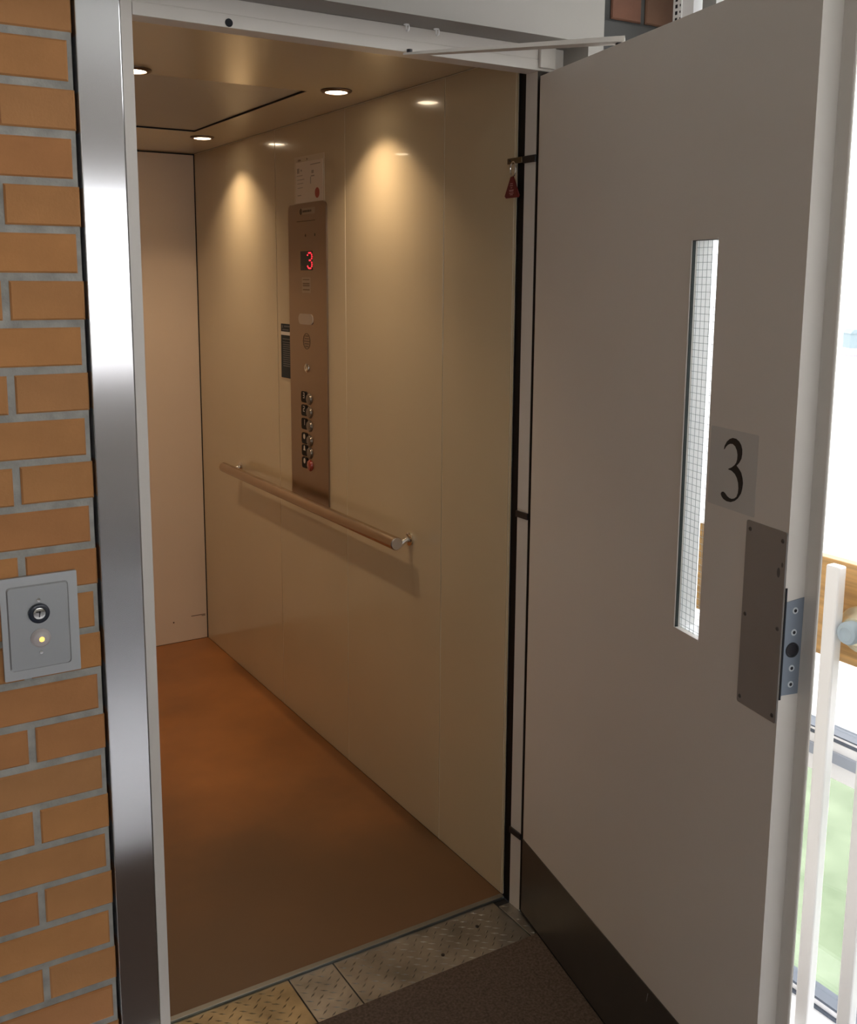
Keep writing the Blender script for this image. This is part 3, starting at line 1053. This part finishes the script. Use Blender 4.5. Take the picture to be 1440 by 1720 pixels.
# ================================================================== call station on the brick wall
cs = empty('call_station', (-.2113, 0, .953))
tag(cs, 'square metal call station with key switch and lit button on the brick wall', 'call station')
ck = lambda base: (lambda a, b, d: Vector((a + .2113, -base - d, b - .953)))
bm = bmesh.new()
prism(bm, rrect(-.2780, -.1445, .8580, 1.0490, .002, 4), ck(.0015), .0075)
finish(bm, 'back_plate', STATION, cs)
bm = bmesh.new()
o1, o2 = rrect(-.2680, -.1605, .8745, 1.0325, .007, 6), rrect(-.2655, -.1630, .8770, 1.0300, .006, 6)
lo_ = [bm.verts.new(ck(.009)(a, b, 0)) for a, b in o1]
hi_ = [bm.verts.new(ck(.009)(a, b, .0025)) for a, b in o2]
for k in range(len(lo_)):
    bm.faces.new((lo_[k], lo_[(k + 1) % len(lo_)], hi_[(k + 1) % len(lo_)], hi_[k]))
bm.faces.new(hi_)
finish(bm, 'face_plate', mat('brushed_station_face', (.40, .41, .42), .40, metal=.75, bump=.04, bump_scale=80, stretch=(30, 1, 1)), cs)
SB = .0115
bm = bmesh.new()
lathe(bm, (-.2143 + .2113, -SB, .9792 - .953), (0, -1, 0), [(.0185, 0), (.0185, .004), (.0165, .0055), (.0115, .0055), (.0110, .003), (0, .003)], 32)
k1 = finish(bm, 'key_switch', mat('dark_blue_ring', (.015, .02, .035), .3), cs, smooth=True)
bm = bmesh.new()
lathe(bm, (-.2143 + .2113, -SB - .0028, .9792 - .953), (0, -1, 0), [(.0108, 0), (.0105, .003), (.0085, .0034), (0, .0034)], 28)
finish(bm, 'cylinder', CHROME, k1, smooth=True)
bm = bmesh.new()
prism(bm, [(-.2155, .9730), (-.2140, .9730), (-.2120, .9835), (-.2150, .9835)], ck(SB + .0062), .0006)
prism(bm, [(-.2200, .9820), (-.2120, .9820), (-.2120, .9840), (-.2200, .9840)], ck(SB + .0062), .0006)
finish(bm, 'keyhole', BLACK, k1)
bm = bmesh.new()
lathe(bm, (-.2135 + .2113, -SB, .9318 - .953), (0, -1, 0), [(.0178, 0), (.0176, .002), (.0160, .0035), (.0150, .0060), (.0120, .0085), (0, .0095)], 32)
b1 = finish(bm, 'call_button', mat('pale_pink_button', (.50, .46, .46), .25), cs, smooth=True)
bm = bmesh.new()
lathe(bm, (-.2132 + .2113, -SB - .0088, .9315 - .953), (0, -1, 0), [(.0048, 0), (.0042, .0014), (0, .002)], 20)
finish(bm, 'lamp', LEDO, b1, smooth=True)
for x, z in ((-.2135, 1.0035), (-.2140, .9045)):
    bm = bmesh.new()
    lathe(bm, (x + .2113, -SB, z - .953), (0, -1, 0), [(.0035, 0), (.003, .0012), (0, .0016)], 16)
    finish(bm, 'screw', CHROME, cs, smooth=True)

# ================================================================== wooden guard rail before the window
gr = empty('guard_rail', (1.20, -.26, 0))
tag(gr, 'oak board guard rail on white balusters in front of the window', 'railing')
bm = bmesh.new()
box(bm, 0, .026, -2.0 + .26, 0, .822, 1.028, .002)
finish(bm, 'board', WOOD, gr)
for k in range(13):
    yy = -.655 - .0985 * k + .26
    B('baluster', WHITEG, (-.050, -.0258, yy - .0155, yy + .0155, .0102, 1.030), gr, bev=.004)
    B('spacer', WHITEG, (-.026, .0, yy - .012, yy + .012, .90, .95), gr) if k > 1 else None

stp = empty('door_stop', (1.1995, -.6945, .902))
tag(stp, 'round brass door stop with a grey-blue rubber tip on the oak board', 'door stop')
bm = bmesh.new()
lathe(bm, (0, 0, 0), (-1, 0, 0), [(0, 0), (.047, 0), (.047, .004), (.044, .009), (.036, .012), (.031, .020), (.027, .0245), (0, .0245)], 36)
finish(bm, 'base', BRASS, stp, smooth=True)
bm = bmesh.new()
lathe(bm, (-.0245, 0, 0), (-1, 0, 0), [(0, 0), (.0225, 0), (.0230, .018), (.020, .024), (.013, .026), (.010, .024), (0, .024)], 32)
finish(bm, 'rubber_tip', RUBBER, stp, smooth=True)

# ================================================================== outside
o = B('lawn', GRASS, (1.4, 14.6, -60, 60, -6.7, -6.5))
tag(o, 'bright green lawn below the window', 'lawn', kind='stuff')
o = B('ground', PAVE, (14.6, 400, -250, 250, -6.8, -6.5))
tag(o, 'pale paved ground beyond the lawn', 'ground', kind='structure')

# small pale blue structure far away
bd = empty('distant_building', (99.3, 69.6, -6.5), -.62)
tag(bd, 'tiny pale blue structure with a grey base far beyond the window', 'building')
B('wall', BLUEWALL, (-1.25, 1.25, -1.2, 1.2, .9, 2.5), bd)
B('white_band', WHITEG, (-1.22, 1.22, -1.17, 1.17, .25, .9), bd)
B('base', GREYWALL, (-1.3, 1.3, -1.25, 1.25, 0, .25), bd)
bm = bmesh.new()
prism(bm, [(-1.35, 2.5), (1.35, 2.5), (.9, 2.95), (-.9, 2.95)], lambda a, b, d: Vector((a, d - 1.3, b)), 2.6)
finish(bm, 'roof', BLUEWALL, bd)
